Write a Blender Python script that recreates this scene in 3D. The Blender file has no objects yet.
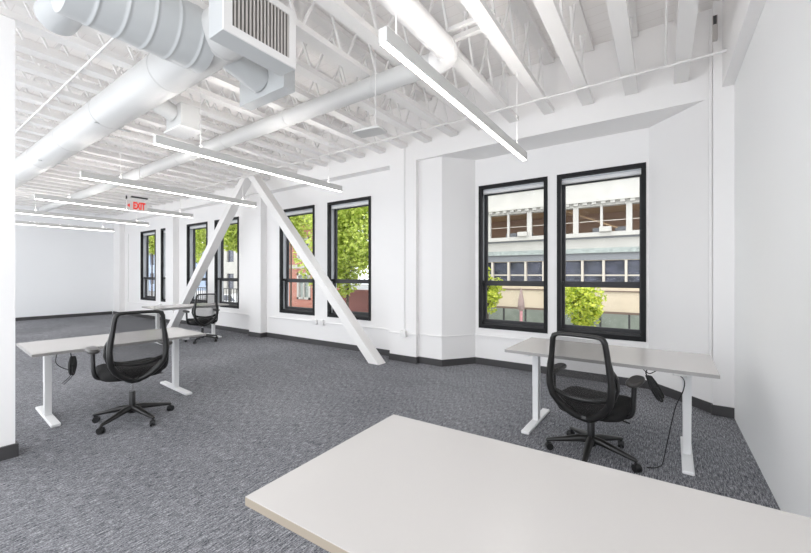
import bpy, math, random
from mathutils import Vector, Matrix
random.seed(7)
PI = math.pi
sc = bpy.context.scene
COL = sc.collection

# ------------------------------------------------------------------ helpers
def V(*a): return Vector(a)

class MB:
    """collects faces, then links them as one mesh object"""
    def __init__(s): s.v = []; s.f = []; s.sm = []
    def add(s, vs, fs, smooth=False):
        o = len(s.v); s.v += [tuple(p) for p in vs]
        for f in fs: s.f.append(tuple(i + o for i in f)); s.sm.append(smooth)
        return s
    def box(s, x0, x1, y0, y1, z0, z1):
        x0, x1 = sorted((x0, x1)); y0, y1 = sorted((y0, y1)); z0, z1 = sorted((z0, z1))
        vs = [(x, y, z) for z in (z0, z1) for y in (y0, y1) for x in (x0, x1)]
        return s.add(vs, [(0, 2, 3, 1), (4, 5, 7, 6), (0, 1, 5, 4), (2, 6, 7, 3), (0, 4, 6, 2), (1, 3, 7, 5)])
    def prism(s, pts, z0, z1, smooth=False):
        n = len(pts)
        area = sum(pts[i][0]*pts[(i+1) % n][1]-pts[(i+1) % n][0]*pts[i][1] for i in range(n))
        if area < 0: pts = pts[::-1]
        vs = [(p[0], p[1], z0) for p in pts] + [(p[0], p[1], z1) for p in pts]
        fs = [tuple(range(n))[::-1], tuple(range(n, 2*n))]
        s.add(vs, fs)
        s.add(vs, [(i, (i+1) % n, n+(i+1) % n, n+i) for i in range(n)], smooth)
        return s
    def sweep(s, path, rad, n=10, closed=False, up=None, cap=True, smooth=True):
        """rad: number, (a,b) or list of (a,b); a along the side vector, b along the up vector"""
        P = [Vector(p) for p in path]; m = len(P)
        if not isinstance(rad, list): rad = [rad]*m
        rad = [(r, r) if not isinstance(r, tuple) else r for r in rad]
        rings = []; ref = None
        for i in range(m):
            if closed: t = P[(i+1) % m]-P[(i-1) % m]
            else: t = P[min(i+1, m-1)]-P[max(i-1, 0)]
            t.normalize()
            if up is not None: u = Vector(up)
            else:
                if ref is None: ref = V(0, 0, 1) if abs(t.z) < .9 else V(1, 0, 0)
                u = ref
            sd = t.cross(u)
            if sd.length < 1e-5: sd = t.cross(V(0, 1, 0.01))
            sd.normalize(); u = sd.cross(t).normalized(); ref = u
            a, b = rad[i]
            rings.append([P[i]+sd*(a*math.cos(2*PI*k/n))+u*(b*math.sin(2*PI*k/n)) for k in range(n)])
        vs = [p for r in rings for p in r]; fs = []
        for i in range(m if closed else m-1):
            j = (i+1) % m
            for k in range(n):
                l = (k+1) % n
                fs.append((i*n+k, i*n+l, j*n+l, j*n+k))
        s.add(vs, fs, smooth)
        if cap and not closed:
            s.add(rings[0], [tuple(range(n))]); s.add(rings[-1], [tuple(range(n))[::-1]])
        return s
    def bar(s, p, q, a, b, up=(0, 0, 1)):
        """square-section bar, full sizes a (side) and b (up)"""
        P, Q = Vector(p), Vector(q); t = (Q-P).normalized(); u = Vector(up)
        sd = t.cross(u).normalized(); u = sd.cross(t).normalized()
        vs = [c+sd*(a/2*i)+u*(b/2*j) for c in (P, Q) for i, j in ((-1, -1), (1, -1), (1, 1), (-1, 1))]
        return s.add(vs, [(3, 2, 1, 0), (4, 5, 6, 7), (0, 1, 5, 4), (1, 2, 6, 5), (2, 3, 7, 6), (3, 0, 4, 7)])
    def lathe(s, prof, c=(0, 0), n=24, smooth=True, axis='z', cy=0):
        """prof: list of (r, h)"""
        vs = []
        for r, h in prof:
            for k in range(n):
                a = 2*PI*k/n; x, y = r*math.cos(a), r*math.sin(a)
                vs.append((c[0]+x, c[1]+y, h) if axis == 'z' else (h, c[0]+x, c[1]+y))
        fs = []
        for i in range(len(prof)-1):
            for k in range(n):
                l = (k+1) % n; fs.append((i*n+k, i*n+l, (i+1)*n+l, (i+1)*n+k))
        s.add(vs, fs, smooth)
        s.add(vs[:n], [tuple(range(n))[::-1]]); s.add(vs[-n:], [tuple(range(n))])
        return s
    def slab(s, cx, cy, hx, hy, layers, e=4., n=40, dish=0.):
        """superellipse slab; layers: (inset, z)"""
        vs = []
        for ins, z in layers:
            for k in range(n):
                a = 2*PI*k/n; c, d = math.cos(a), math.sin(a)
                x = (hx-ins)*math.copysign(abs(c)**(2/e), c); y = (hy-ins)*math.copysign(abs(d)**(2/e), d)
                vs.append((cx+x, cy+y, z))
        fs = []
        for i in range(len(layers)-1):
            for k in range(n):
                l = (k+1) % n; fs.append((i*n+k, i*n+l, (i+1)*n+l, (i+1)*n+k))
        s.add(vs, fs, True)
        s.add(vs[:n], [tuple(range(n))[::-1]]); s.add(vs[-n:], [tuple(range(n))])
        return s
    def move(s, M):
        s.v = [tuple(M @ Vector(p)) for p in s.v]; return s
    def build(s, name, mat, parent=None, loc=(0, 0, 0), bevel=0., kind=None):
        me = bpy.data.meshes.new(name); me.from_pydata(s.v, [], s.f); me.update()
        for p, k in zip(me.polygons, s.sm): p.use_smooth = k
        me.materials.append(mat)
        o = bpy.data.objects.new(name, me); COL.objects.link(o); o.location = loc
        if parent is not None: o.parent = parent
        if kind: o['kind'] = kind
        if bevel:
            b = o.modifiers.new('bevel', 'BEVEL'); b.width = bevel; b.segments = 2; b.limit_method = 'ANGLE'
        return o

def thing(name, label, cat, loc=(0, 0, 0), rz=0, group=None, kind=None):
    o = bpy.data.objects.new(name, None); COL.objects.link(o); o.empty_display_size = .1
    o.location = loc; o.rotation_euler = (0, 0, rz)
    if label: o['label'] = label; o['category'] = cat
    if group: o['group'] = group
    if kind: o['kind'] = kind
    return o
def tag(o, label, cat, group=None):
    o['label'] = label; o['category'] = cat
    if group: o['group'] = group
    return o
def dup(r, loc, rz, label, group=None):
    def cp(o, par):
        c = o.copy(); COL.objects.link(c)
        if par is not None: c.parent = par
        for ch in [k for k in COL.objects if k.parent == o]: cp(ch, c)
        return c
    c = cp(r, None); c.location = loc; c.rotation_euler = (0, 0, rz); c['label'] = label
    if group: c['group'] = group
    return c

# ------------------------------------------------------------------ materials
def mat(name, col, rough=.5, metal=0., spec=.5, emis=None, es=0., bump=None, noise=None, alpha=1.):
    m = bpy.data.materials.new(name); m.use_nodes = True; nt = m.node_tree; b = nt.nodes['Principled BSDF']
    b.inputs['Base Color'].default_value = (*col, 1); b.inputs['Roughness'].default_value = rough
    b.inputs['Metallic'].default_value = metal; b.inputs['Specular IOR Level'].default_value = spec
    b.inputs['Alpha'].default_value = alpha
    if emis: b.inputs['Emission Color'].default_value = (*emis, 1); b.inputs['Emission Strength'].default_value = es
    if noise:
        sc_, amt = noise
        tc = nt.nodes.new('ShaderNodeTexCoord'); n = nt.nodes.new('ShaderNodeTexNoise'); n.inputs['Scale'].default_value = sc_
        n.inputs['Detail'].default_value = 3
        nt.links.new(tc.outputs['Object'], n.inputs['Vector'])
        r = nt.nodes.new('ShaderNodeValToRGB')
        r.color_ramp.elements[0].position = .3; r.color_ramp.elements[1].position = .7
        r.color_ramp.elements[0].color = (*[c*(1-amt) for c in col], 1)
        r.color_ramp.elements[1].color = (*[min(1, c*(1+amt)) for c in col], 1)
        nt.links.new(n.outputs['Fac'], r.inputs['Fac']); nt.links.new(r.outputs['Color'], b.inputs['Base Color'])
    if bump:
        sc_, st = bump
        tc = nt.nodes.new('ShaderNodeTexCoord'); n = nt.nodes.new('ShaderNodeTexNoise'); n.inputs['Scale'].default_value = sc_
        nt.links.new(tc.outputs['Object'], n.inputs['Vector'])
        bp = nt.nodes.new('ShaderNodeBump'); bp.inputs['Strength'].default_value = st; bp.inputs['Distance'].default_value = .01
        nt.links.new(n.outputs['Fac'], bp.inputs['Height']); nt.links.new(bp.outputs['Normal'], b.inputs['Normal'])
    return m

WALL = mat('wall_paint', (.89, .877, .868), .55, bump=(60, .03))
WALLR = mat('wall_paint_satin', (.94, .94, .935), .45, bump=(40, .02))
BOARD = mat('whiteboard_paint', (.93, .94, .95), .25)
CEILW = mat('deck_paint', (.82, .80, .785), .6)
STEEL = mat('white_painted_steel', (.84, .83, .82), .45)
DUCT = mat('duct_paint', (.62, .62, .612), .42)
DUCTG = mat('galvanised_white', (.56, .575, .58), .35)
WOODW = mat('white_painted_timber', (.84, .825, .81), .5, bump=(30, .15))
BASE = mat('baseboard_rubber', (.055, .053, .055), .5)
FRAME = mat('window_dark_frame', (.012, .012, .013), .55, spec=.25)
SASH = mat('window_sash', (.045, .045, .048), .5, spec=.3)
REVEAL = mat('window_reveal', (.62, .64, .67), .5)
BLIND = mat('blind_cassette', (.85, .85, .85), .5)
TOP = mat('laminate_top', (.60, .575, .555), .22, spec=.5)
EDGE = mat('laminate_edge', (.30, .255, .20), .5)
EDGEG = mat('laminate_edge_grey', (.32, .31, .30), .5)
LEGM = mat('desk_leg_white', (.84, .84, .84), .35)
BLACK = mat('black_plastic', (.010, .010, .0105), .38)
BLACKG = mat('black_plastic_light', (.012, .0115, .011), .33)
PADM = mat('arm_pad', (.05, .046, .043), .3)
FAB = mat('seat_fabric', (.008, .0075, .0075), .85, bump=(400, .3))
CHROME = mat('chrome', (.7, .7, .7), .15, metal=1)
CABLE = mat('cable', (.012, .012, .012), .5)
LAMPB = mat('lamp_body', (.62, .615, .60), .4)
LIT = mat('lamp_diffuser', (1, 1, 1), .5, emis=(1, .97, .93), es=13)
LITUP = mat('lamp_uplight', (1, 1, 1), .5, emis=(1, .955, .91), es=30)
PIPEW = mat('pipe_paint', (.80, .785, .77), .4)
DARKM = mat('dark_metal', (.05, .05, .05), .5)
REDL = mat('exit_red', (.8, .05, .03), .4, emis=(1, .05, .03), es=.25)
EXITB = mat('exit_panel', (.80, .74, .72), .3)
GRILLE = mat('grille_dark', (.12, .11, .10), .7)
FIN = mat('grille_fin', (.55, .52, .50), .4)

def carpet():
    m = bpy.data.materials.new('carpet'); m.use_nodes = True; nt = m.node_tree; b = nt.nodes['Principled BSDF']
    b.inputs['Roughness'].default_value = .95; b.inputs['Specular IOR Level'].default_value = .15
    tc = nt.nodes.new('ShaderNodeTexCoord')
    def noise(scale, det, sx, sy, rough=.6):
        mp = nt.nodes.new('ShaderNodeMapping'); mp.inputs['Scale'].default_value = (sx, sy, 1)
        nt.links.new(tc.outputs['Object'], mp.inputs['Vector'])
        n = nt.nodes.new('ShaderNodeTexNoise'); n.inputs['Scale'].default_value = scale; n.inputs['Detail'].default_value = det
        n.inputs['Roughness'].default_value = rough
        nt.links.new(mp.outputs['Vector'], n.inputs['Vector']); return n.outputs['Fac']
    a = noise(40, 3, 3.2, .36, .8)      # tufted streaks
    c = noise(110, 2, 1.2, .8, .8)       # loops
    d = noise(.7, 2, 1, 1)
    def mth(op, x, y):
        n = nt.nodes.new('ShaderNodeMath'); n.operation = op
        for i, q in enumerate((x, y)):
            if isinstance(q, (int, float)): n.inputs[i].default_value = q
            else: nt.links.new(q, n.inputs[i])
        return n.outputs[0]
    f = mth('ADD', mth('ADD', mth('MULTIPLY', a, .54), mth('MULTIPLY', c, .38)), mth('MULTIPLY', d, .08))
    r = nt.nodes.new('ShaderNodeValToRGB'); e = r.color_ramp.elements
    e[0].position = .38; e[0].color = (.018, .021, .030, 1)
    e[1].position = .66; e[1].color = (.66, .66, .68, 1)
    k = e.new(.47); k.color = (.14, .142, .156, 1)
    k = e.new(.56); k.color = (.31, .312, .33, 1)
    nt.links.new(f, r.inputs['Fac']); nt.links.new(r.outputs['Color'], b.inputs['Base Color'])
    bp = nt.nodes.new('ShaderNodeBump'); bp.inputs['Strength'].default_value = .5; bp.inputs['Distance'].default_value = .006
    nt.links.new(f, bp.inputs['Height']); nt.links.new(bp.outputs['Normal'], b.inputs['Normal'])
    return m
CARPET = carpet()

def deck():
    m = bpy.data.materials.new('ceiling_deck'); m.use_nodes = True; nt = m.node_tree; b = nt.nodes['Principled BSDF']
    b.inputs['Roughness'].default_value = .65
    tc = nt.nodes.new('ShaderNodeTexCoord'); w = nt.nodes.new('ShaderNodeTexBrick')
    w.inputs['Scale'].default_value = 1; w.inputs['Brick Width'].default_value = 2.6; w.inputs['Row Height'].default_value = .14
    w.inputs['Mortar Size'].default_value = .004; w.offset = .37
    w.inputs['Color1'].default_value = (.89, .87, .855, 1); w.inputs['Color2'].default_value = (.87, .845, .83, 1)
    w.inputs['Mortar'].default_value = (.80, .77, .75, 1)
    nt.links.new(tc.outputs['Object'], w.inputs['Vector']); nt.links.new(w.outputs['Color'], b.inputs['Base Color'])
    return m
DECK = deck()

def glass(name='window_glass', tint=(.97, .972, .965)):
    m = bpy.data.materials.new(name); m.use_nodes = True; nt = m.node_tree; nt.nodes.remove(nt.nodes['Principled BSDF'])
    out = nt.nodes['Material Output']; t = nt.nodes.new('ShaderNodeBsdfTransparent'); t.inputs['Color'].default_value = (*tint, 1)
    g = nt.nodes.new('ShaderNodeBsdfGlossy'); g.inputs['Roughness'].default_value = .03
    mx = nt.nodes.new('ShaderNodeMixShader'); lw = nt.nodes.new('ShaderNodeLayerWeight'); lw.inputs['Blend'].default_value = .5
    pw = nt.nodes.new('ShaderNodeMath'); pw.operation = 'POWER'; pw.inputs[1].default_value = 5
    nt.links.new(lw.outputs['Facing'], pw.inputs[0])
    ml = nt.nodes.new('ShaderNodeMath'); ml.operation = 'MULTIPLY_ADD'; ml.inputs[1].default_value = .22; ml.inputs[2].default_value = .003
    nt.links.new(pw.outputs[0], ml.inputs[0]); nt.links.new(ml.outputs[0], mx.inputs['Fac'])
    nt.links.new(t.outputs[0], mx.inputs[1]); nt.links.new(g.outputs[0], mx.inputs[2]); nt.links.new(mx.outputs[0], out.inputs['Surface'])
    return m
GLASS = glass()

def meshfab():
    m = bpy.data.materials.new('chair_mesh'); m.use_nodes = True; nt = m.node_tree; b = nt.nodes['Principled BSDF']; out = nt.nodes['Material Output']
    b.inputs['Base Color'].default_value = (.03, .028, .027, 1); b.inputs['Roughness'].default_value = .6
    t = nt.nodes.new('ShaderNodeBsdfTransparent'); mx = nt.nodes.new('ShaderNodeMixShader'); mx.inputs['Fac'].default_value = .44
    nt.links.new(t.outputs[0], mx.inputs[1]); nt.links.new(b.outputs[0], mx.inputs[2]); nt.links.new(mx.outputs[0], out.inputs['Surface'])
    return m
NET = meshfab()

def brick(name, c1, c2, mortar, s=1.):
    m = bpy.data.materials.new(name); m.use_nodes = True; nt = m.node_tree; b = nt.nodes['Principled BSDF']; b.inputs['Roughness'].default_value = .9
    tc = nt.nodes.new('ShaderNodeTexCoord'); mp = nt.nodes.new('ShaderNodeMapping'); mp.inputs['Rotation'].default_value = (PI/2, 0, 0)
    w = nt.nodes.new('ShaderNodeTexBrick'); w.inputs['Scale'].default_value = s
    w.inputs['Brick Width'].default_value = .3; w.inputs['Row Height'].default_value = .1; w.inputs['Mortar Size'].default_value = .01
    w.inputs['Color1'].default_value = (*c1, 1); w.inputs['Color2'].default_value = (*c2, 1); w.inputs['Mortar'].default_value = (*mortar, 1)
    nt.links.new(tc.outputs['Object'], mp.inputs['Vector']); nt.links.new(mp.outputs['Vector'], w.inputs['Vector'])
    nt.links.new(w.outputs['Color'], b.inputs['Base Color'])
    return m
BRICK = brick('red_brick', (.42, .13, .09), (.50, .18, .13), (.55, .45, .40))
BRICKD = brick('maroon_brick', (.22, .08, .075), (.28, .11, .10), (.20, .12, .11))

# ------------------------------------------------------------------ room measures
YW = 5.10      # main window wall face
YH = 4.90      # header / pilaster face
YB = 5.44      # bay window wall face
ZS = 3.20      # underside of header, bay soffit
ZJ = 3.43      # underside of joists
ZD = 4.12      # underside of deck
XR = .58       # right wall face
XL = -16.0     # far end wall face
YK = -0.9      # room runs back to here
TH = .22

MB().box(XL-.3, XR+.3, YK, 6.0, -.25, 0).build('floor', CARPET, kind='structure')
o = MB().box(XL-.3, XR+.3, YK, 5.9, ZD, ZD+.2).build('ceiling', DECK, kind='structure')

def wall_open(mb, x0, x1, z0, z1, y0, y1, holes):
    xs = sorted({x0, x1, *[h[0] for h in holes], *[h[1] for h in holes]})
    zs = sorted({z0, z1, *[h[2] for h in holes], *[h[3] for h in holes]})
    for i in range(len(xs)-1):
        cx = (xs[i]+xs[i+1])/2
        run = None
        for j in range(len(zs)-1):
            cz = (zs[j]+zs[j+1])/2
            hole = any(h[0] < cx < h[1] and h[2] < cz < h[3] for h in holes)
            if hole:
                if run is not None: mb.box(xs[i], xs[i+1], y0, y1, run, zs[j]); run = None
            elif run is None: run = zs[j]
        if run is not None: mb.box(xs[i], xs[i+1], y0, y1, run, zs[-1])
    return mb

Z0, Z1 = .575, 2.80
main_w = [(-6.85, -5.74), (-5.37, -4.27), (-10.99, -9.88), (-9.52, -8.42), (-14.10, -12.99), (-12.62, -11.51)]
bay_w = [(-2.36, -1.325), (-1.20, -.16)]
wall_open(MB(), XL, -2.95, 0, ZS, YW, YW+TH, [(a, b, Z0, Z1) for a, b in main_w]).build('wall_back', WALL, kind='structure')
wall_open(MB(), -2.43, -.12, 0, ZS, YB, YB+TH, [(a, b, Z0-.005, Z1-.02) for a, b in bay_w]).build('wall_bay', WALL, kind='structure')
MB().prism([(-3.18, 4.97), (-2.76, 4.97), (-2.42, YB), (-2.42, YB+TH), (-2.6, YB+TH), (-2.95, 5.2), (-3.18, 5.2)], 0, ZS).build('wall_bay_left', WALL, kind='structure')
MB().prism([(-.13, YB), (.42, 4.84), (XR+.1, 4.84), (XR+.1, 5.1), (.46, 5.15), (-.0, YB+TH), (-.13, YB+TH)], 0, ZS).build('wall_bay_right', WALL, kind='structure')
MB().box(XR, XR+.2, YK, 5.5, 0, ZD).build('wall_right', WALLR, kind='structure')
MB().box(XL-.2, XL, YK, 5.5, 0, ZD).build('wall_left', BOARD, kind='structure')
MB().box(XL, XR, YH, YB+TH, ZS, ZD).build('trim_1', WALL, kind='structure')          # header over windows and bay
# pilasters
n = 2
for a, b in ((-3.70, -3.18), (-7.76, -7.32), (-11.95, -11.48), (-16.0, -15.45)):
    MB().box(a, b, (YH if b > -7 else 4.95)-.004, YW+.02, 0, ZS).build('trim_%d' % n, WALL, kind='structure'); n += 1
MB().box(.42, XR, 4.80, 5.0, 0, ZD).build('trim_%d' % n, WALL, kind='structure'); n += 1
MB().box(.49, XR, YK, 4.80, 3.25, ZD).build('trim_%d' % n, WALL, bevel=.004, kind='structure'); n += 1   # ledger beam on right wall
# partition end on the left with its cap
MB().box(-4.26, -4.10, YK, .645, 0, ZJ-.07).build('wall_front', WALL, kind='structure')
MB().box(-4.28, -4.08, YK, .66, 0, .10).build('baseboard_front', BASE, kind='structure')

# baseboards
def base(name, pts):
    """pts: floor polyline along the wall faces; the strip stands 12 mm in front"""
    m = MB()
    for (x0, y0), (x1, y1) in zip(pts, pts[1:]):
        d = Vector((x1-x0, y1-y0, 0)).normalized(); nn = Vector((d.y, -d.x, 0))*.007
        m.bar((x0-d.x*.007+nn.x, y0-d.y*.007+nn.y, .05), (x1+d.x*.007+nn.x, y1+d.y*.007+nn.y, .05), .014, .10)
    return m.build(name, BASE, kind='structure')
base('baseboard_back', [(-16, 4.95), (-15.45, 4.95), (-15.45, YW), (-11.95, YW), (-11.95, 4.95), (-11.48, 4.95), (-11.48, YW),
     (-7.76, YW), (-7.76, 4.95), (-7.32, 4.95), (-7.32, YW), (-3.70, YW), (-3.70, YH), (-3.18, YH), (-3.18, 4.97), (-2.76, 4.97), (-2.42, YB), (-.13, YB), (.42, 4.84), (.42, 4.80), (XR, 4.80)])
MB().box(XL, XL+.014, YK, YH, 0, .10).build('baseboard_left', BASE, kind='structure')

# ------------------------------------------------------------------ windows
def window(i, a, b, y, z0, z1):
    cx = (a+b)/2; w = thing('window_%d' % i, None, None, (cx, y, z0), kind='structure')
    hw = (b-a)/2; H = z1-z0; t = .052
    f = MB()       # dark casing around the opening
    f.box(-hw, -hw+t, -.012, .05, 0, H); f.box(hw-t, hw, -.012, .05, 0, H)
    f.box(-hw+t, hw-t, -.012, .05, H-t, H); f.box(-hw+t, hw-t, -.012, .05, 0, t+.01)
    f.build('frame', FRAME, w)
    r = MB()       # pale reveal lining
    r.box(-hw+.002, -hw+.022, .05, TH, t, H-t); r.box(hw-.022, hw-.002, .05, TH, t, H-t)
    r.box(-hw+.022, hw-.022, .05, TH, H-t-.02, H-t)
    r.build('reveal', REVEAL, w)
    s = MB().box(-hw+.022, hw-.022, .05, .20, .045, t+.02)
    s.build('sill', SASH, w)
    c = MB().box(-hw+.03, hw-.03, .055, .12, H-t-.065, H-t-.021); c.build('blind_cassette', BLIND, w, bevel=.004)
    zr = .72*H/2.225*1.0; zr = .685       # meeting rail height above the sill
    st = .05
    u = MB()       # upper sash, set outwards
    y0, y1 = .155, .195; x0, x1 = -hw+.026, hw-.026; zt = H-t-.025
    u.box(x0, x0+st, y0, y1, zr-.03, zt); u.box(x1-st, x1, y0, y1, zr-.03, zt)
    u.box(x0+st, x1-st, y0, y1, zt-.05, zt); u.box(x0+st, x1-st, y0, y1, zr-.03, zr+.045)
    us = u.build('upper_sash', SASH, w)
    MB().box(x0+st, x1-st, .172, .178, zr+.045, zt-.05).build('pane', GLASS, us)
    l = MB()       # lower sash, inner track
    y0, y1 = .112, .152
    l.box(x0, x0+st, y0, y1, t+.025, zr+.05); l.box(x1-st, x1, y0, y1, t+.025, zr+.05)
    l.box(x0+st, x1-st, y0, y1, zr-.03, zr+.05); l.box(x0+st, x1-st, y0, y1, t+.025, t+.075)
    ls = l.build('lower_sash', SASH, w)
    MB().box(x0+st, x1-st, .129, .135, t+.075, zr-.03).build('pane', GLASS, ls)
    lk = MB().box(x0-.004, x0+.04, .07, .112, zr+.005, zr+.05).build('latch', DARKM, ls)
    return w
for i, (a, b) in enumerate(main_w): window(i+1, a, b, YW, Z0, Z1)
for i, (a, b) in enumerate(bay_w): window(i+7, a, b, YB, Z0-.005, Z1-.02)

# ------------------------------------------------------------------ surface raceway and outlet boxes
rw = thing('surface_raceway', 'white surface raceway running under the windows with outlet boxes', 'raceway', (0, 0, .45))
def track(pts, off=.012, w=.024, h=.022, name='track'):
    m = MB()
    for p, q in zip(pts, pts[1:]): m.bar(p, q, w, h, up=(0, 0, 1) if abs(q[2]-p[2]) < .1 else (0, 1, 0))
    return m.build(name, STEEL, rw)
e = .012
track([(-15.1, YW-e, 0), (-11.95, YW-e, 0)]); track([(-11.35, YW-e, 0), (-7.80, YW-e, 0)]); track([(-7.2, YW-e, 0), (-3.70, YW-e, 0)])
track([(-15.1, YW-e, 0), (-15.1, YW-e, 2.35)])
track([(-3.70, YH-e, 0), (-3.168, YH-e, 0)]); track([(-3.168, YH-e, 0), (-3.168, 4.958, 0), (-2.765, 4.958, 0), (-2.43, YB-e, 0), (-.14, YB-e, 0), (.41, 4.84-e, 0)])
track([(-3.40, YH-e, 0), (-3.40, YH-e, ZJ-.45)]); track([(.400, 4.838, -.05), (.400, 4.838, ZD-.5)])
for x, y in ((-12.6, YW), (-5.70, YW), (-5.50, YW), (-3.40, YH-.012)):
    MB().box(x-.055, x+.055, y-.055, y-.001, -.045, .055).build('outlet_box', STEEL, rw, bevel=.005)

# ------------------------------------------------------------------ joists
ordn = ['first', 'second', 'third', 'fourth', 'fifth', 'sixth', 'seventh', 'eighth', 'ninth', 'tenth', 'eleventh', 'twelfth', 'thirteenth', 'fourteenth',
        'fifteenth', 'sixteenth', 'seventeenth', 'eighteenth', 'nineteenth', 'twentieth', 'twenty-first', 'twenty-second', 'twenty-third', 'twenty-fourth',
        'twenty-fifth', 'twenty-sixth', 'twenty-seventh', 'twenty-eighth', 'twenty-ninth', 'thirtieth', 'thirty-first', 'thirty-second', 'thirty-third',
        'thirty-fourth', 'thirty-fifth', 'thirty-sixth']
j0 = thing('roof_joist', 'white open-web ceiling joist, first from the right wall', 'joist', (.165, 4.89, ZJ), 0, 'open-web ceiling joists')
LJ = 4.89-YK
MB().box(-.062, .062, -LJ, 0, 0, .055).build('bottom_chord', WOODW, j0)
MB().box(-.062, .062, -LJ, 0, ZD-ZJ-.06, ZD-ZJ-.002).build('top_chord', WOODW, j0)
wb = MB(); y = -.12; up = True
while y > -LJ+.3:
    a, b = (.045, ZD-ZJ-.05) if up else (ZD-ZJ-.05, .045)
    sx = -.02 if up else .02
    wb.bar((sx, y, a), (sx, y-.27, b), .02, .02, up=(1, 0, 0))
    y -= .27; up = not up
wb.build('web', STEEL, j0)
for k in range(1, 36):
    dup(j0, (.165-.446*k, 4.89, ZJ), 0, 'white open-web ceiling joist, %s from the right wall' % ordn[k], 'open-web ceiling joists')
# wood/steel bridging bars and pipes below the joists (run along X)
def pipe(name, label, cat, pts, r, m=PIPEW, **k):
    return tag(MB().sweep(pts, r, n=12, **k).build(name, m), label, cat)
pipe('sprinkler_pipe', 'thin white sprinkler pipe crossing the joists just before the bay header', 'pipe', [(XR-.1, 4.40, 3.419), (-15.9, 4.40, 3.419)], .013)
pipe('bridging_bar', 'thin white bar crossing the joists beside the large duct on the left', 'bar', [(-3.5, 1.19, 3.416), (-15.9, 1.19, 3.419)], .010)
MBt = MB().bar((-1.10, 2.84, 3.50), (-1.52, 2.84, 3.50), .03, .03)
tag(MBt.build('blocking_bar', PIPEW), 'short white bar between joists just right of the duct elbow, nearer one', 'bar')
tag(MB().bar((-1.10, 2.97, 3.50), (-1.52, 2.97, 3.50), .04, .04).build('blocking_bar', PIPEW), 'short white bar between joists just right of the duct elbow, farther one', 'bar')
pipe('sprinkler_branch', 'thin white vertical pipe hanging beside the first joist at right', 'pipe', [(.03, 4.40, 3.43), (.03, 4.0, 3.47), (.03, 3.2, 3.5)], .010)

cf = thing('conduit_fitting', 'small dark conduit fitting high in the corner beside the right wall', 'fitting', (.43, 4.78, 3.72))
MB().box(-.018, .022, -.03, .021, 0, .24).build('body', FIN, cf, bevel=.004)
MB().box(-.014, .014, -.032, -.028, .15, .235).build('opening', DARKM, cf)

# ------------------------------------------------------------------ ducts
def ringduct(mb, p, q, r, seams, n=28):
    P, Q = Vector(p), Vector(q); L = (Q-P).length; pts = []; rad = []
    ts = [0.]
    for s_ in seams: ts += [s_-.025, s_-.009, s_-.005, s_+.005, s_+.009, s_+.025]
    ts.append(L)
    rr = [r]
    for s_ in seams: rr += [r, r, r+.005, r+.005, r, r]
    rr.append(r)
    for t, q_ in zip(ts, rr): pts.append(P+(Q-P)*(t/L)); rad.append((q_, q_))
    mb.sweep(pts, rad, n=n)
ds = thing('supply_duct', 'large white round supply duct with return grille box at upper left', 'duct', (0, 0, 3.25))
m = MB(); ringduct(m, (-12.0, 1.56, 0), (-2.46, 1.56, 0), .18, [1.2, 2.6, 4.0, 5.4, 6.8, 8.3, 9.2]); m.build('main_pipe', DUCT, ds)
# cross branch that comes from the left over the partition and meets the main pipe
m = MB(); ringduct(m, (-2.98, .66, -.03), (-2.98, 1.50, -.03), .225, [.14, .29, .44, .59, .74]); m.build('cross_pipe', DUCTG, ds)
m = MB(); ringduct(m, (-3.72, .80, .07), (-2.9, .80, .07), .125, [.55]); m.build('feed_pipe', DUCTG, ds)
# box with the grille facing right
bx = MB().box(-2.485, -2.315, 1.29, 1.86, -.28, .15).build('grille_box', DUCTG, ds, bevel=.004)
g = MB(); X = -2.315
g.box(X, X+.012, 1.29, 1.35, -.28, .15); g.box(X, X+.012, 1.80, 1.86, -.28, .15); g.box(X, X+.012, 1.35, 1.80, -.28, -.225); g.box(X, X+.012, 1.35, 1.80, .10, .15)
g.build('grille_frame', STEEL, bx)
MB().box(X, X+.002, 1.35, 1.80, -.225, .10).build('grille_back', GRILLE, bx)
g = MB()
for i in range(16):
    yy = 1.365+i*.028; g.box(X+.002, X+.009, yy, yy+.011, -.225, .10)
g.build('grille_fins', FIN, bx)
# plenum with linear slot and collar
pl = MB().box(-3.25, -2.60, 1.975, 2.09, -.28, -.02).build('slot_plenum', DUCTG, ds, bevel=.003)
m = MB(); m.sweep([(-2.93, 1.60, -.02), (-2.93, 1.985, -.13)], .12, n=24); m.build('collar', DUCTG, pl)
pl = MB().box(-4.50, -4.16, 1.87, 2.06, -.28, -.03).build('register_boot', DUCT, ds, bevel=.003)
m = MB().box(-4.52, -4.14, 1.85, 2.08, -.295, -.28); m.build('register_frame', STEEL, pl)
MB().sweep([(-4.33, 1.60, -.02), (-4.33, 1.88, -.12)], .09, n=20).build('collar', DUCT, pl)
for x in (-5.2, -7.6, -10.0):
    MB().bar((x, 1.60, -.16), (x, 1.60, -.152), .03, .34, up=(0, 1, 0)).build('hanger_strap', DUCTG, ds)

dc = thing('branch_duct', 'narrow white round duct crossing the ceiling and turning at an elbow', 'duct', (0, 0, 3.335))
m = MB(); ringduct(m, (-15.0, 2.95, 0), (-1.66, 2.95, 0), .094, [1.4, 2.8, 4.2, 5.6, 7.0, 8.4, 9.8, 11.2, 12.6]); m.build('cross_pipe', DUCT, dc)
m = MB(); pts = [(-1.53, YK, 0), (-1.53, 2.80, 0)]
m.sweep(pts, .094, n=28); m.build('main_pipe', WOODW, dc)
m = MB(); R = .15; pts = [(-1.53, 2.78, 0)] + [(-1.53-R+R*math.cos(a), 2.80+R*math.sin(a), 0) for a in [PI/2*k/6 for k in range(7)]] + [(-1.72, 2.95, 0)]
m.sweep(pts, .1, n=28); m.build('elbow', WOODW, dc)

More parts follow.
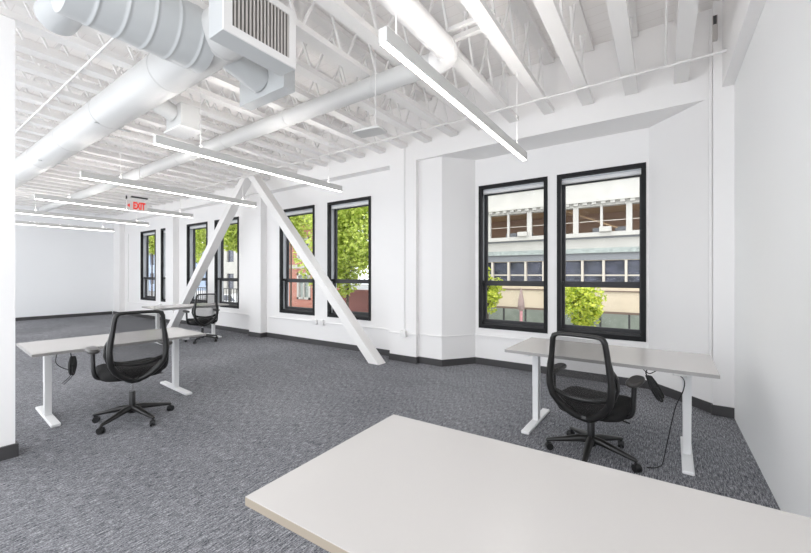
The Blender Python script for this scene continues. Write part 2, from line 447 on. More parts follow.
# ------------------------------------------------------------------ linear pendants
def pendant():
    t = thing('linear_pendant', '', 'lamp', (-1.195, 1.52, 2.60), 0, 'linear pendant lamps')
    L = 2.42; w = .028
    MB().box(-w, w, 0, L, .006, .085).build('housing', LAMPB, t, bevel=.002)
    MB().box(-w+.011, w-.011, .004, L-.004, .002, .006).build('diffuser', LIT, t)
    MB().box(-w+.006, w-.006, .03, L-.03, .085, .0855).build('uplight_lens', LITUP, t)
    for y in (.12, L-.25):
        MB().sweep([(0, y, .08), (0, y, ZD-2.60-.002)], .0035, n=8).build('cable', STEEL, t)
        MB().lathe([(.010, .085), (.010, .11), (.004, .118)], (0, y), n=12).build('cable_grip', STEEL, t)
    return t
PX = [(-1.2, 'rightmost one, nearest the camera'), (-3.85, 'second from the right'), (-5.95, 'third from the right'),
      (-8.2, 'fourth from the right'), (-10.4, 'fifth from the right, next to last'), (-12.65, 'farthest left, nearest the end wall')]
p0 = pendant(); p0['label'] = 'long white linear pendant lamp, ' + PX[0][1]
for x, l in PX[1:]:
    q = dup(p0, (x, 1.50, 2.60), 0, 'long white linear pendant lamp, ' + l, 'linear pendant lamps')
    for c in [k for k in COL.objects if k.parent == q and k.name.startswith('cable')][:2]: c.location.y += .30

# ------------------------------------------------------------------ ceiling sensor panel on a rod
ap = thing('hanging_panel', 'small flat white panel hanging on a thin rod below the narrow duct', 'panel', (-2.29, 2.72, 2.75), math.radians(8))
MB().slab(0, 0, .15, .09, [(.004, 0), (0, .006), (0, .018), (.006, .024)], e=8).build('panel', LAMPB, ap)
MB().sweep([(.06, .0, .02), (.06, 0, ZD-2.752)], .004, n=8).build('rod', STEEL, ap)
m = MB(); m.bar((-.10, -.03, .024), (.06, 0, .06), .012, .006); m.bar((.06, 0, .06), (.14, .03, .024), .012, .006); m.bar((.0, .06, .024), (.06, 0, .06), .012, .006)
m.build('bracket', STEEL, ap)

# ------------------------------------------------------------------ exit sign
ex = thing('exit_sign', 'red EXIT sign with left arrow hanging from the ceiling', 'sign', (-7.5, 2.655, 2.50))
MB().box(-.012, .012, -.155, .155, 0, .165).build('panel', EXITB, ex, bevel=.003)
MB().box(-.022, .022, -.09, .16, .225, .25).build('canopy', DARKM, ex, bevel=.003)
m = MB(); m.sweep([(0, .035, .25), (0, .035, ZD-2.502)], .007, n=8); m.sweep([(0, -.13, .165), (0, -.13, .24), (0, -.05, .24)], .006, n=8)
m.sweep([(0, .12, .165), (0, .12, .23)], .005, n=8)
m.build('stem', STEEL, ex)
MB().box(-.006, .006, -.165, -.145, .185, .245).build('bracket', DARKM, ex)
cu = bpy.data.curves.new('exit_letters', 'FONT'); cu.body = 'EXIT'; cu.size = .165; cu.extrude = .003; cu.offset = .006
cu.align_x = 'CENTER'; cu.align_y = 'CENTER'; cu.materials.append(REDL)
tmp = bpy.data.objects.new('letters_curve', cu); me = bpy.data.meshes.new_from_object(tmp); bpy.data.objects.remove(tmp)
me.name = 'letters'; tx = bpy.data.objects.new('letters', me); COL.objects.link(tx); tx.parent = ex; tx.location = (.0145, .028, .083)
tx.rotation_euler = (PI/2, 0, PI/2); tx.scale = (.54, 1, 1)
m = MB(); m.add([(.013, -.112, .115), (.013, -.112, .05), (.013, -.150, .083), (.017, -.112, .115), (.017, -.112, .05), (.017, -.150, .083)],
                [(0, 2, 1), (3, 4, 5), (0, 1, 4, 3), (1, 2, 5, 4), (2, 0, 3, 5)]); m.build('arrow', REDL, ex)

# ------------------------------------------------------------------ braces
def brace(name, label, p, q):
    t = thing(name, label, 'beam', q)
    P, Q = Vector(p)-Vector(q), V(0, 0, 0)
    d = (P-Q).normalized(); s_ = V(0, 1, 0); u = d.cross(s_)
    m = MB(); w, h = .185, .15
    def ring(c, zcut):
        out = []
        for a, b in ((-1, -1), (1, -1), (1, 1), (-1, 1)):
            pt = c+s_*(a*w/2)+u*(b*h/2); k = (zcut-pt.z)/d.z; out.append(pt+d*k)
        return out
    r0, r1 = ring(Q, .0), ring(P, P.z)
    m.add(r0+r1, [(3, 2, 1, 0), (4, 5, 6, 7), (0, 1, 5, 4), (1, 2, 6, 5), (2, 3, 7, 6), (3, 0, 4, 7)])
    m.build('timber', WOODW, t, bevel=.006)
    return t
brace('diagonal_brace', 'white diagonal brace leaning down to the right, in front of the window pair', (-6.98, 4.57, 3.43), (-3.70, 4.57, 0))
brace('diagonal_brace', 'white diagonal brace leaning down to the left, behind the farthest desk', (-7.26, 4.57, 3.43), (-10.66, 4.57, 0))

# ------------------------------------------------------------------ desks
def desk(label, loc, rz, L=1.44, W=.78, edge=EDGEG, group='sit-stand desks', H=.735):
    """local: x along length, y depth, origin under the centre"""
    t = thing('standing_desk', label, 'desk', loc, rz, group)
    th = .026
    MB().box(-L/2, L/2, -W/2, W/2, H-th, H-.002).build('edge_band', edge, t)
    MB().box(-L/2+.0008, L/2-.0008, -W/2+.0008, W/2-.0008, H-.002, H).build('desktop', TOP, t)
    m = MB()
    for y in (-.14, .14): m.box(-L/2+.16, L/2-.16, y-.02, y+.02, H-th-.042, H-th-.001)
    m.build('cross_rails', LEGM, t)
    for s_ in (-1, 1):
        x = s_*(L/2-.165)
        lg = MB(); lg.box(x-.0265, x+.0265, -.0385, .0385, .028, .42).build('leg', LEGM, t, bevel=.004)
        lg2 = MB().box(x-.028, x+.028, -.040, .040, .34, H-th-.04); o = lg2.build('column', LEGM, t, bevel=.004)
        MB().box(x-.022, x+.022, -W/2+.10, W/2-.10, H-th-.035, H-th-.001).build('bracket', LEGM, t, bevel=.003)
        MB().box(x-.036, x+.036, -W/2+.05, W/2-.05, 0, .028).build('foot', LEGM, t, bevel=.008)
    return t
def T2(x, y): return (x, y, 0)
dr = desk('grey-topped white standing desk under the two large bay windows', (-.412, 3.60, 0), math.radians(-1.0), L=1.47)
dl = desk('pale standing desk at left, beside the white partition end', (-4.93, 1.57, 0), math.radians(90-3), L=1.47, W=.88, H=.70)
dn = desk('large grey-topped desk in the foreground, cropped by the bottom edge', (-.300, 1.055, 0), math.radians(1.8), L=1.48, W=.78, edge=EDGE)
df = desk('pale standing desk farthest away, in front of the diagonal brace', (-8.45, 3.92, 0), math.radians(90-4), L=1.44)

# control box, keypad and cables of desks
def cables(parent, pts_list, r=.0035):
    m = MB()
    for pts in pts_list: m.sweep(pts, r, n=8)
    return m.build('cable', CABLE, parent)
def smooth(pts, k=6):
    P = [Vector(p) for p in pts]; out = []
    for i in range(len(P)-1):
        p0, p1, p2, p3 = P[max(i-1, 0)], P[i], P[i+1], P[min(i+2, len(P)-1)]
        for j in range(k):
            t = j/k
            out.append(.5*((2*p1)+(-p0+p2)*t+(2*p0-5*p1+4*p2-p3)*t*t+(-p0+3*p1-3*p2+p3)*t**3))
    out.append(P[-1]); return out
def bundle(parent, cx, cy, z, s_=1., lean=(.03, 0)):
    """a folded and tied black power cord hanging under the top"""
    m = MB()
    for k in range(5):
        a = k*1.3; dx, dy = .010*math.cos(a), .010*math.sin(a)
        top = (cx+dx, cy+dy, z-.05); bot = (cx+dx*1.3+lean[0]*s_*2, cy+dy*1.3+lean[1]*s_*2, z-.19*s_-.006*k)
        mid = ((top[0]+bot[0])/2+dx, (top[1]+bot[1])/2+dy, (top[2]+bot[2])/2)
        m.sweep(smooth([top, mid, bot, (bot[0]+.014, bot[1], bot[2]+.005), (mid[0]+.012, mid[1], mid[2]), (top[0]+.010, top[1], top[2])]), .0065, n=8)
    m.sweep(smooth([(cx, cy, z), (cx-.01, cy, z-.03), (cx, cy, z-.06)]), .004, n=8)
    q = Vector((cx+lean[0]*s_, cy+lean[1]*s_, z-.135*s_))
    m.lathe([(.026, q.z-.012), (.026, q.z+.012)], (q.x+.008, q.y), n=12)
    return m.build('cable_bundle', CABLE, parent)
bundle(dr, .33, -.33, .705, lean=(.035, 0))
cables(dr, [smooth([(.30, -.33, .70), (.34, -.33, .672), (.38, -.30, .69), (.42, -.28, .703)]),
            smooth([(.50, -.33, .70), (.545, -.34, .66), (.54, -.33, .58), (.50, -.30, .46), (.47, -.28, .30), (.44, -.27, .12), (.42, -.28, .012), (.40, -.33, .008), (.38, -.37, .008), (.33, -.40, .008)])])
MB().box(.48, .56, -.375, -.31, .690, .708).build('keypad', LAMPB, dr, bevel=.003)
bundle(dl, -.45, -.34, .672, lean=(-.005, -.01))
cables(dl, [smooth([(-.56, -.36, .665), (-.57, -.38, .59), (-.52, -.38, .53), (-.46, -.37, .50)]),
            smooth([(-.44, -.35, .48), (-.49, -.37, .42), (-.53, -.38, .39)]), smooth([(-.43, -.35, .48), (-.47, -.39, .43), (-.52, -.40, .38)])], .003)
MB().box(-.46, -.38, -.375, -.31, .655, .673).build('keypad', LAMPB, dl, bevel=.003)

# ------------------------------------------------------------------ task chair (faces +y)
def chair(label, loc, rz, base_rz, dz=0., az=0.):
    Z = Matrix.Translation((0, 0, dz)); ZA = Matrix.Translation((0, 0, dz+az))
    t = thing('task_chair', label, 'chair', loc, rz, 'black mesh task chairs')
    # star base
    b = MB(); b.lathe([(.034, .075), (.040, .085), (.040, .125), (.033, .145)], n=24)
    for k in range(5):
        a = base_rz-rz+2*PI*k/5; c, s_ = math.cos(a), math.sin(a)
        b.sweep([(c*.02, s_*.02, .120), (c*.09, s_*.09, .118), (c*.20, s_*.20, .098), (c*.315, s_*.315, .078), (c*.328, s_*.328, .072)],
                [(.030, .030), (.030, .028), (.024, .020), (.018, .014), (.011, .009)], n=10, up=(0, 0, 1))
    bb = b.build('star_base', BLACKG, t)
    for k in range(5):
        a = base_rz-rz+2*PI*k/5; c, s_ = math.cos(a)*.315, math.sin(a)*.315; ra = a+1.0+k*1.3
        d = V(math.cos(ra), math.sin(ra), 0)
        m = MB(); cc = V(c, s_, .027)-V(-d.y, d.x, 0)*.012
        for q in (-1, 1):
            m.sweep([cc+d*(q*.006), cc+d*(q*.022)], .027, n=18)
        m.sweep([(c, s_, .03), (c, s_, .072)], .007, n=8)
        m.sweep([cc+d*-.01+V(0, 0, .01), cc+d*.01+V(0, 0, .01)], (.024, .024), n=14)
        m.build('caster', BLACK, bb)
    MB().lathe([(.027, .13), (.027, .275), (.024, .28)], n=20).build('gas_lift', BLACK, t)
    MB().lathe([(.014, .27), (.014, .375+dz)], n=16).build('piston', CHROME, t)
    m = MB(); m.slab(0, -.03, .075, .13, [(.03, .352), (.0, .37), (.0, .405), (.01, .418)], e=4); m.move(Z).build('mechanism', BLACK, t)
    m = MB(); m.sweep([(.05, .02, .385), (.17, .02, .382), (.235, .03, .372)], .005, n=8); m.sweep([(.225, .03, .373), (.262, .03, .368)], (.012, .006), n=10)
    m.move(Z).build('lever', BLACK, t)
    # seat
    n_, hx, hy = 44, .258, .262
    m = MB(); lay = [(.06, .384), (.018, .394), (0, .428), (.003, .468), (.016, .490), (.045, .501), (.10, .498), (.17, .494)]
    m.slab(0, .090, hx, hy, lay, e=3.6, n=n_)
    m.v = [(x, y, z-.028*max(0, (y-.21)/.12)**2+.008*(abs(x)/.245)**2) for x, y, z in m.v]
    m.move(Z).build('seat', FAB, t)
    # backrest
    prof = [(.035, .395), (.075, .415), (.120, .450), (.165, .500), (.200, .560), (.212, .630), (.215, .700), (.207, .780), (.195, .860), (.186, .940), (.180, .985), (.168, 1.012), (.146, 1.022)]
    def yb(z):
        if z < .60: return -.15-.115*((z-.395)/.205)**.7
        return -.265-.012*math.cos((z-.60)*7)-.055*max(0, z-.72)/.3+.012
    def hw(z):
        for (a, za), (b_, zb) in zip(prof, prof[1:]):
            if za <= z <= zb: return a+(b_-a)*(z-za)/(zb-za)
        return prof[-1][0]
    side = [V(x, yb(z), z) for x, z in prof]
    top = [V(x, yb(1.025)-.004*(1-(x/.16)**2), 1.024+.004*(1-(x/.16)**2)) for x in (.11, .055, 0, -.055, -.11)]
    left = [V(-p.x, p.y, p.z) for p in side[::-1]]
    loop = side+top+left
    rd = []
    for p in loop:
        q = 1 if p.z < .5 else (.5 < p.z < .9)*1.0
        if p.z < .52: rd.append((.028, .032))
        elif p.z < .80: rd.append((.025, .033))
        elif abs(p.x) > .15: rd.append((.020, .026))
        else: rd.append((.015, .014))
    m = MB()
    P = loop; rings = []
    nn = 10
    for i, p in enumerate(P):
        tt = (P[min(i+1, len(P)-1)]-P[max(i-1, 0)]).normalized()
        dep = V(0, 1, 0); sd = tt.cross(dep).normalized(); dep = sd.cross(tt).normalized()
        a, b_ = rd[i]
        rings.append([p+sd*a*math.cos(2*PI*k/nn)+dep*b_*math.sin(2*PI*k/nn) for k in range(nn)])
    vs = [q for r in rings for q in r]; fs = []
    for i in range(len(P)-1):
        for k in range(nn): l = (k+1) % nn; fs.append((i*nn+k, i*nn+l, (i+1)*nn+l, (i+1)*nn+k))
    m.add(vs, fs, True); m.add(rings[0], [tuple(range(nn))]); m.add(rings[-1], [tuple(range(nn))])
    m.sweep([(0, -.06, .385), (0, -.13, .383), (0, -.165, .400)], [(.045, .015), (.050, .016), (.05, .014)], n=12, up=(0, 0, 1))
    fr = m.move(Z).build('backrest_frame', BLACKG, t)
    # mesh
    m = MB(); zs = [.41+.0299*i for i in range(21)]; NX = 12; vs = []
    for z in zs:
        w_ = max(.01, hw(z)-.004)
        for k in range(NX+1):
            u = -1+2*k/NX; vs.append((u*w_, yb(z)-.02*(1-u*u)*min(1, (z-.4)/.2), z))
    fs = [(i*(NX+1)+k, i*(NX+1)+k+1, (i+1)*(NX+1)+k+1, (i+1)*(NX+1)+k) for i in range(len(zs)-1) for k in range(NX)]
    m.add(vs, fs, True); m.move(Z).build('backrest_mesh', NET, t)
    # lumbar band between the uprights
    lb = [V(-.222+.444*k/10, yb(.60)+.035-.03*(1-((k-5)/5)**2), .60-.045*(1-((k-5)/5)**2)) for k in range(11)]
    MB().sweep(lb, (.012, .020), n=8, up=(0, 0, 1)).move(Z).build('lumbar_support', BLACKG, t)
    for s_ in (-1, 1):
        wings = MB().sweep([(s_*.222, -.225, .58), (s_*.243, -.215, .66), (s_*.238, -.225, .74), (s_*.220, -.262, .80)], [(.008, .014), (.012, .026), (.012, .022), (.006, .010)], n=8, up=(0, 1, 0))
        wings.move(Z).build('side_wing', BLACKG, t)
    # armrests
    for s_ in (-1, 1):
        m = MB()
        m.sweep(smooth([(s_*.10, .0, .398), (s_*.20, .0, .392), (s_*.262, .0, .408), (s_*.285, .0, .455), (s_*.290, .0, .54), (s_*.292, .005, .648)], 4),
                (.027, .017), n=12)
        ar = m.move(ZA).build('armrest', BLACK, t)
        m = MB().slab(s_*.288, .060, .050, .145, [(.012, .640), (.002, .648), (0, .660), (.006, .672), (.016, .676)], e=3.0, n=32)
        m.move(ZA).build('arm_pad', PADM, ar)
    return t
c1 = chair('black mesh task chair at the desk under the bay windows', (-.455, 3.20, 0), math.radians(-9), math.radians(-17.5), -.065, .02)
c2 = chair('black mesh task chair at the left desk beside the partition', (-4.195, 1.445, 0), math.radians(82), math.radians(10), .03, .02)
c3 = chair('black mesh task chair farthest away, beside the diagonal braces', (-7.94, 3.99, 0), math.radians(78), math.radians(22), -.03, .01)

# ------------------------------------------------------------------ outside
GZ = -1.35
ASPH = mat('asphalt', (.22, .22, .22), .9, noise=(3, .2))
WALK = mat('sidewalk', (.36, .355, .34), .9, noise=(2, .1))
MB().box(-90, 40, 6.2, 80, GZ-.3, GZ).build('street_ground', ASPH, kind='structure')
tag(MB().box(-90, 40, 16.8, 19.9, GZ, GZ+.12).build('far_sidewalk', WALK, kind='structure'), 'pale sidewalk in front of the buildings across the street', 'sidewalk')

CREAM = mat('pale_render', (.53, .515, .485), .8, noise=(1.5, .05))
BEIGE = mat('beige_render', (.62, .53, .40), .8, noise=(1.5, .06))
GREENG = mat('green_grey_render', (.24, .27, .23), .8, noise=(2, .15))
GREYB = mat('grey_band', (.26, .27, .29), .7)
VERD = mat('pale_green_ledge', (.36, .40, .385), .7, noise=(6, .2))
BLUEG = mat('blue_window_glass', (.065, .07, .10), .1, noise=(2.5, .5))
MULL = mat('cream_mullion', (.62, .57, .50), .6)
BROWN = mat('brown_interior', (.42, .28, .20), .8)
SLAT = mat('lit_wood_slat', (.50, .34, .20), .6)
RAILM = mat('dark_railing', (.04, .04, .04), .5)
BRRAIL = mat('brown_rail', (.16, .11, .085), .6)
bd = thing('pale_building', 'pale rendered building across the street with two bands of windows', 'building', (0, 20, GZ))
def zz(z): return z-GZ
A, B = -13.5, 6.0
m = MB()
wall_open(m, A, B, zz(2.67), zz(9), 0, .4, [(A+.6, B-.6, zz(3.44), zz(4.70))]); m.build('upper_wall', CREAM, bd)
MB().box(A, B, -.10, .02, zz(5.93), zz(6.0)).build('string_course', GREYB, bd)
m = MB()
for i in range(48): m.box(A+.3+i*.4, A+.3+i*.4+.2, -.16, .0, zz(4.78), zz(4.90))
m.box(A, B, -.2, 0, zz(4.90), zz(4.98)); m.build('dentil_cornice', CREAM, bd)
MB().box(A, B, -.22, .1, zz(3.22), zz(3.42)).build('window_ledge', CREAM, bd)
MB().box(A, B, -.04, .1, zz(3.14), zz(3.22)).build('ledge_shade_strip', GREYB, bd)  # shade below the ledge, painted as a dark grey strip
MB().box(A, B, -.12, .3, zz(2.44), zz(2.67)).build('green_ledge', VERD, bd)
MB().box(A, B, 0.02, .4, zz(2.10), zz(2.44)).build('grey_band', GREYB, bd)  # shadow of the recess above the lower windows, put in as grey colour
m = MB(); wall_open(m, A, B, zz(.74), zz(2.10), .05, .4, [(A+.6, B-.6, zz(1.02), zz(2.08))]); m.build('lower_wall', BEIGE, bd)
MB().box(A+.6, B-.6, .2, .24, zz(1.02), zz(2.08)).build('lower_glazing', BLUEG, bd)
MB().box(A, B, 0.02, .4, zz(-.40), zz(.74)).build('beige_wall', BEIGE, bd)
MB().box(A, B, -.04, .02, zz(.58), zz(.63)).build('cable_line', BRRAIL, bd)
MB().box(A, B, .02, .4, zz(GZ), zz(-.40)).build('plinth', GREENG, bd)
for k in range(16):
    x = 4.3-1.14*k; w_ = .13 if k % 2 else .06
    x = -1.25+1.14*(4-k); w_ = .12 if (k % 2 == 0) else .055
    if A+.7 < x < B-.7: MB().box(x-w_, x+w_, -.02, .12, zz(3.44), zz(4.70)).build('pier' if w_ > .1 else 'mullion', CREAM, bd)
for k in range(19):
    x = -1.375+.93*(6-k)
    if A+.7 < x < B-.7: MB().box(x-.05, x+.05, .0, .2, zz(1.02), zz(2.08)).build('mullion', MULL, bd)
MB().box(A+.6, B-.6, .14, .19, zz(1.33), zz(1.40)).build('glazing_rail', MULL, bd)
MB().box(A+.6, B-.6, .14, .17, zz(3.98), zz(4.01)).build('glazing_rail', MULL, bd)
m = MB(); m.box(A+.4, B-.4, 3.4, 3.5, zz(3.2), zz(5.0)); m.box(A+.4, B-.4, .4, 3.5, zz(4.85), zz(5.0)); m.box(A+.4, B-.4, .4, 3.5, zz(3.1), zz(3.2)); m.build('interior', BROWN, bd)
m = MB()
for i in range(9): m.box(A+.8, B-.8, .6+i*.3, .68+i*.3, zz(4.79), zz(4.85))
for x in (-3.0, -9.5): m.bar((x-1.2, .9, zz(4.75)), (x+1.2, .9, zz(3.7)), .07, .07)
m.build('ceiling_slats', SLAT, bd)
m = MB()
for x in (-2.9, -1.9, -5.2, -7.4, -6.6): m.box(x, x+.6, .9, 1.4, zz(3.2), zz(3.75))
m.build('desks_inside', GREYB, bd)
for x in (-6.1, -2.2): MB().box(x-.25, x+.25, -.35, -.02, zz(3.42), zz(3.66)).build('air_conditioner', CREAM, bd, bevel=.02)
fn = thing('street_railing', 'dark railing with brown top rail along the pale building', 'railing', (0, 19.3, GZ+.12))
MB().box(-13.5, 6, -.04, .04, .83, .93).build('top_rail', BRRAIL, fn)
MB().box(-13.5, 6, -.02, .02, .15, .18).build('bottom_rail', RAILM, fn)
for k in range(16):
    x = -1.2+1.15*(6-k); MB().box(x-.04, x+.04, -.04, .04, 0, .84).build('post', RAILM, fn)

bb = thing('brick_building', 'red brick building with white-framed windows seen through the middle window pair', 'building', (-29, 20, GZ))
holes = [(p, p+1.6, zz(a), zz(b)) for p in (1.5, 4.4, 7.1) for a, b in ((-.6, 1.55), (2.6, 4.4), (5.4, 7.2))]
m = MB(); wall_open(m, 1.0, 8.9, 0, zz(9), 0, .4, holes); m.build('brick_wall', BRICK, bb)
MB().box(1.0, 8.9, -.08, 0, zz(1.9), zz(2.2)).build('stone_band', CREAM, bb)
for h in holes:
    m = MB(); x0, x1, z0, z1 = h; y0, y1 = -.05, .1
    m.box(x0, x0+.2, y0, y1, z0, z1); m.box(x1-.2, x1, y0, y1, z0, z1); m.box(x0, x1, y0, y1, z1-.22, z1); m.box(x0, x1, y0, y1, z0, z0+.15); m.box((x0+x1)/2-.05, (x0+x1)/2+.05, y0, y1, z0, z1)
    f = m.build('window', CREAM, bb); MB().box(x0+.2, x1-.2, .12, .15, z0, z1).build('pane', VERD if z1 < zz(2) else BLUEG, f)
gb = thing('grey_building', 'pale blue-grey building far down the street behind the trees', 'building', (-58, 27, GZ))
BLG = mat('blue_grey_render', (.38, .46, .60), .7)
m = MB(); hl = [(-16+3*i, -14.4+3*i, zz(a), zz(a+1.8)) for i in range(12) for a in (-.2, 3, 6)]
wall_open(m, -18, 20, 0, zz(4.8), 0, .4, [h for h in hl if h[3] < zz(4.9)]); m.build('wall', BLG, gb)
MB().box(-18, 20, .25, .3, 0, zz(4.8)).build('glazing', BLUEG, gb)
MB().box(-18.3, 20.3, -.3, .6, zz(4.8), zz(5.1)).build('cornice', CREAM, gb)

tag(MB().prism([(-14.0, 14), (-11.2, 14), (-11.2, 14.5), (-14.0, 14.5)], GZ, .62).build('brick_planter', BRICKD), 'low maroon brick wall under the tree at the middle windows', 'wall')

cb = thing('cream_building', 'cream building with dark windows between the brick building and the street corner', 'building', (-36, 23, GZ))
m = MB(); hl = [(-7+2.6*i, -5.6+2.6*i, zz(a), zz(a+1.7)) for i in range(5) for a in (-.2, 2.8, 5.8)]
wall_open(m, -8, 7, 0, zz(9), 0, .4, hl); m.build('wall', CREAM, cb)
for h in hl: MB().box(h[0], h[1], .2, .25, h[2], h[3]).build('window', BLUEG, cb)

# trees
LEAF = {}
def leafmat(name, c1, c2):
    m = bpy.data.materials.new(name); m.use_nodes = True; nt = m.node_tree; b = nt.nodes['Principled BSDF']
    b.inputs['Roughness'].default_value = .6
    tc = nt.nodes.new('ShaderNodeTexCoord'); n = nt.nodes.new('ShaderNodeTexNoise'); n.inputs['Scale'].default_value = 9
    r = nt.nodes.new('ShaderNodeValToRGB'); r.color_ramp.elements[0].position = .35; r.color_ramp.elements[1].position = .65
    r.color_ramp.elements[0].color = (*c1, 1); r.color_ramp.elements[1].color = (*c2, 1)
    nt.links.new(tc.outputs['Object'], n.inputs['Vector']); nt.links.new(n.outputs['Fac'], r.inputs['Fac'])
    nt.links.new(r.outputs['Color'], b.inputs['Base Color'])
    t = nt.nodes.new('ShaderNodeBsdfTranslucent'); nt.links.new(r.outputs['Color'], t.inputs['Color'])
    mx = nt.nodes.new('ShaderNodeMixShader'); mx.inputs['Fac'].default_value = .35; out = nt.nodes['Material Output']
    nt.links.new(b.outputs[0], mx.inputs[1]); nt.links.new(t.outputs[0], mx.inputs[2]); nt.links.new(mx.outputs[0], out.inputs['Surface'])
    return m
LF1 = leafmat('leaf_yellow_green', (.26, .38, .025), (.78, .80, .13))
LF2 = leafmat('leaf_green', (.28, .40, .04), (.72, .78, .20))
BARK = mat('bark', (.10, .075, .06), .9, noise=(12, .3))
def tree(label, x, y, z0, z1, r, n, lf, leaf=.10, lean=0.):
    t = thing('street_tree', label, 'tree', (x, y, GZ))
    zc = (z0+z1)/2-GZ; hz = (z1-z0)/2
    m = MB(); m.sweep([(0, 0, 0), (.03, 0, zc*.5), (lean, 0, zc), (lean*1.3, .03, zc+hz*.6)], [(.07, .07), (.06, .06), (.045, .045), (.02, .02)], n=8)
    for k in range(7):
        a = k*2.4; m.sweep([(0, 0, zc-hz*.7+k*.12*hz), (r*.55*math.cos(a), r*.55*math.sin(a), zc-hz*.1+k*.1*hz)], [(.03, .03), (.01, .01)], n=6)
    m.build('trunk', BARK, t)
    m = MB(); cl = []
    for i in range(int(26)):
        a = random.uniform(0, 2*PI); u = random.uniform(-1, 1); q = random.uniform(.35, .85)
        cl.append((q*r*math.cos(a)*math.sqrt(1-u*u), q*r*math.sin(a)*math.sqrt(1-u*u), zc+hz*q*u, random.uniform(.28, .5)*r))
    vs = []; fs = []
    for i in range(n):
        c = random.choice(cl); d = V(random.gauss(0, 1), random.gauss(0, 1), random.gauss(0, 1)).normalized()*c[3]*random.uniform(.3, 1)**.5
        p = V(c[0], c[1], c[2])+d
        a1 = V(random.gauss(0, 1), random.gauss(0, 1), random.gauss(0, .6)).normalized(); a2 = a1.cross(V(random.gauss(0, 1), random.gauss(0, 1), random.gauss(0, 1))).normalized()
        L = leaf*random.uniform(.6, 1.2); o = len(vs)
        vs += [p-a1*L*.6, p+a2*L*.32, p+a1*L*.6, p-a2*L*.32]; fs.append((o, o+1, o+2, o+3))
    m.add(vs, fs); m.build('foliage', lf, t, kind=None)
    return t
tree('small bright green street tree seen through the left bay window', -5.75, 14, -.25, 1.85, .66, 2000, LF1, .13)
tree('bushy yellow-green street tree seen through the right bay window', -2.15, 13, -.35, 1.10, .80, 2600, LF1, .15)
tree('large green tree filling the window just right of the long brace', -11.6, 12.2, .35, 6.3, 2.6, 15000, LF2, .2)
tree('green tree seen at the far right of the left window pair', -17.9, 11.0, 1.5, 6.4, 1.45, 6500, LF2, .2)
tree('green tree seen at the left of the left window pair', -25.4, 13.2, 1.9, 7.2, 1.5, 5000, LF2, .2)
tree('distant green tree seen through the farthest window', -38.5, 14.8, 3.2, 6.8, 1.8, 4000, LF2, .24)
tree('green tree in front of the brick building', -23.0, 19.0-.9, 3.6, 7.4, 1.5, 4000, LF2, .2)

# closed patio parasol
pr = thing('closed_parasol', 'closed parasol with pink pole standing before the pale building', 'parasol', (-5.62, 18, GZ+.12))
PK = mat('pink_paint', (.62, .30, .32), .6); CN = mat('parasol_cloth', (.36, .27, .25), .8)
MB().sweep([(0, 0, 0), (0, 0, 1.3)], .07, n=12).build('pole', PK, pr)
MB().lathe([(.05, .85), (.17, .95), (.15, 1.3), (.08, 1.7), (.01, 2.0)], n=14).build('canopy', CN, pr)
MB().lathe([(.28, 0), (.28, .08), (.1, .12)], n=16).build('base', GREYB, pr)

# parked cars down the street
def car(label, x, y, paint):
    t = thing('parked_car', label, 'car', (x, y, GZ))
    m = MB(); prof = [(-2.1, .35), (-2.15, .75), (-1.9, .95), (-1.2, 1.0), (-.6, 1.42), (.7, 1.45), (1.4, 1.0), (2.05, .92), (2.15, .6), (2.1, .35)]
    nP = len(prof); vs = [(a, -.85, b) for a, b in prof]+[(a, .85, b) for a, b in prof]
    m.add(vs, [tuple(range(nP)), tuple(range(nP, 2*nP))[::-1]]+[(i, (i+1) % nP, nP+(i+1) % nP, nP+i)[::-1] for i in range(nP)])
    m.build('body', paint, t, bevel=.05)
    m = MB()
    for s_ in (-1, 1): m.add([(-1.05, s_*.86, 1.02), (-.55, s_*.86, 1.36), (.62, s_*.86, 1.38), (1.2, s_*.86, 1.02)], [(0, 1, 2, 3)])
    m.build('window', BLUEG, t)
    for a in (-1.35, 1.35):
        for s_ in (-1, 1): MB().sweep([(a, s_*.72, .32), (a, s_*.90, .32)], .32, n=20).build('wheel', RAILM, t)
    return t
car('white parked car seen through the left window pair', -24.0, 14.4, mat('white_car_paint', (.75, .76, .78), .3))
car('silver parked car farther down the street', -31.0, 14.8, mat('silver_car_paint', (.5, .5, .52), .3, metal=.3))
car('red parked car seen through the farthest window', -34.6, 11.2, mat('red_car_paint', (.6, .08, .06), .3))
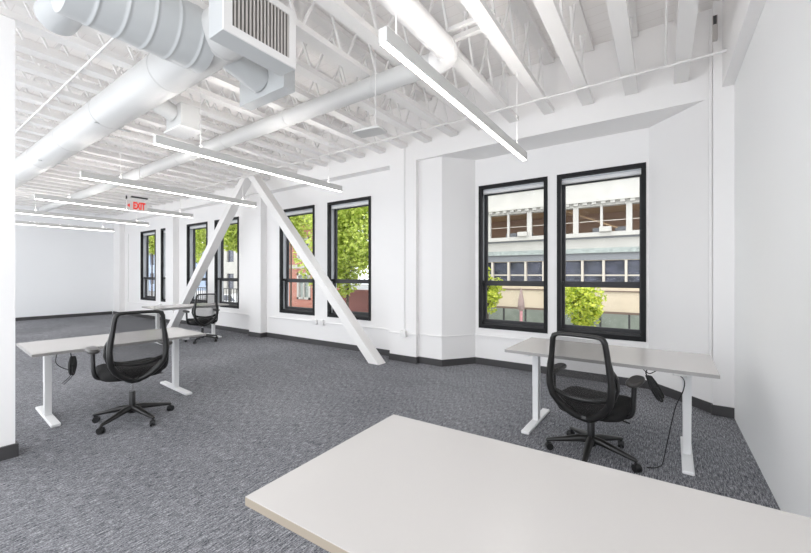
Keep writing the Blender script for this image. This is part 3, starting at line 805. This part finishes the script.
# street railing at near sidewalk, left
fr = thing('black_street_fence', 'black picket fence across the street seen through left windows', 'fence', (-18, 11.2, GZ))
MB().box(-8, 3, -.02, .02, 1.95, 2.0).build('rail', RAILM, fr)
m = MB()
for i in range(44): m.box(-8+i*.25, -8+i*.25+.03, -.015, .015, 1.2, 2.0)
m.box(-8, 3, -.02, .02, 1.2, 1.25)
m.build('pickets', RAILM, fr)
for i in range(6): MB().box(-8+i*2.2, -7.94+i*2.2, -.03, .03, 0, 2.0).build('post', RAILM, fr)

# ------------------------------------------------------------------ world, sun
w = bpy.data.worlds.new('sky'); sc.world = w; w.use_nodes = True; nt = w.node_tree; bg = nt.nodes['Background']
tc = nt.nodes.new('ShaderNodeTexCoord'); nz = nt.nodes.new('ShaderNodeTexNoise'); nz.inputs['Scale'].default_value = 2.5; nz.inputs['Detail'].default_value = 5
rp = nt.nodes.new('ShaderNodeValToRGB'); rp.color_ramp.elements[0].position = .4; rp.color_ramp.elements[1].position = .65
rp.color_ramp.elements[0].color = (.88, .93, 1, 1); rp.color_ramp.elements[1].color = (1, 1, 1, 1)
nt.links.new(tc.outputs['Generated'], nz.inputs['Vector']); nt.links.new(nz.outputs['Fac'], rp.inputs['Fac']); nt.links.new(rp.outputs['Color'], bg.inputs['Color'])
bg.inputs['Strength'].default_value = 3.0
sl = bpy.data.lights.new('sun', 'SUN'); sl.energy = .9; sl.angle = .03; sl.color = (1, .96, .9)
so = bpy.data.objects.new('sun', sl); COL.objects.link(so)
so.rotation_euler = V(.35, .36, -1.2).to_track_quat('-Z', 'Y').to_euler()

# ------------------------------------------------------------------ camera
cam = bpy.data.cameras.new('camera'); co = bpy.data.objects.new('camera', cam); COL.objects.link(co); sc.camera = co
cam.sensor_fit = 'HORIZONTAL'; cam.sensor_width = 36; cam.lens = 371.3/811*36
cam.shift_y = -(276.5-274.5)/811
cam.clip_end = 300; cam.clip_start = .02
co.location = (0, 0, 1.40); co.rotation_euler = (PI/2, 0, math.radians(34.637))

sc.view_settings.view_transform = 'Standard'; sc.view_settings.look = 'None'; sc.view_settings.gamma = 1; sc.view_settings.use_curve_mapping = False
sc.view_settings.exposure = -0.08
sc.cycles.use_denoising = True
sc.cycles.max_bounces = 12; sc.cycles.diffuse_bounces = 8; sc.cycles.transparent_max_bounces = 16
sc.cycles.sample_clamp_indirect = 8
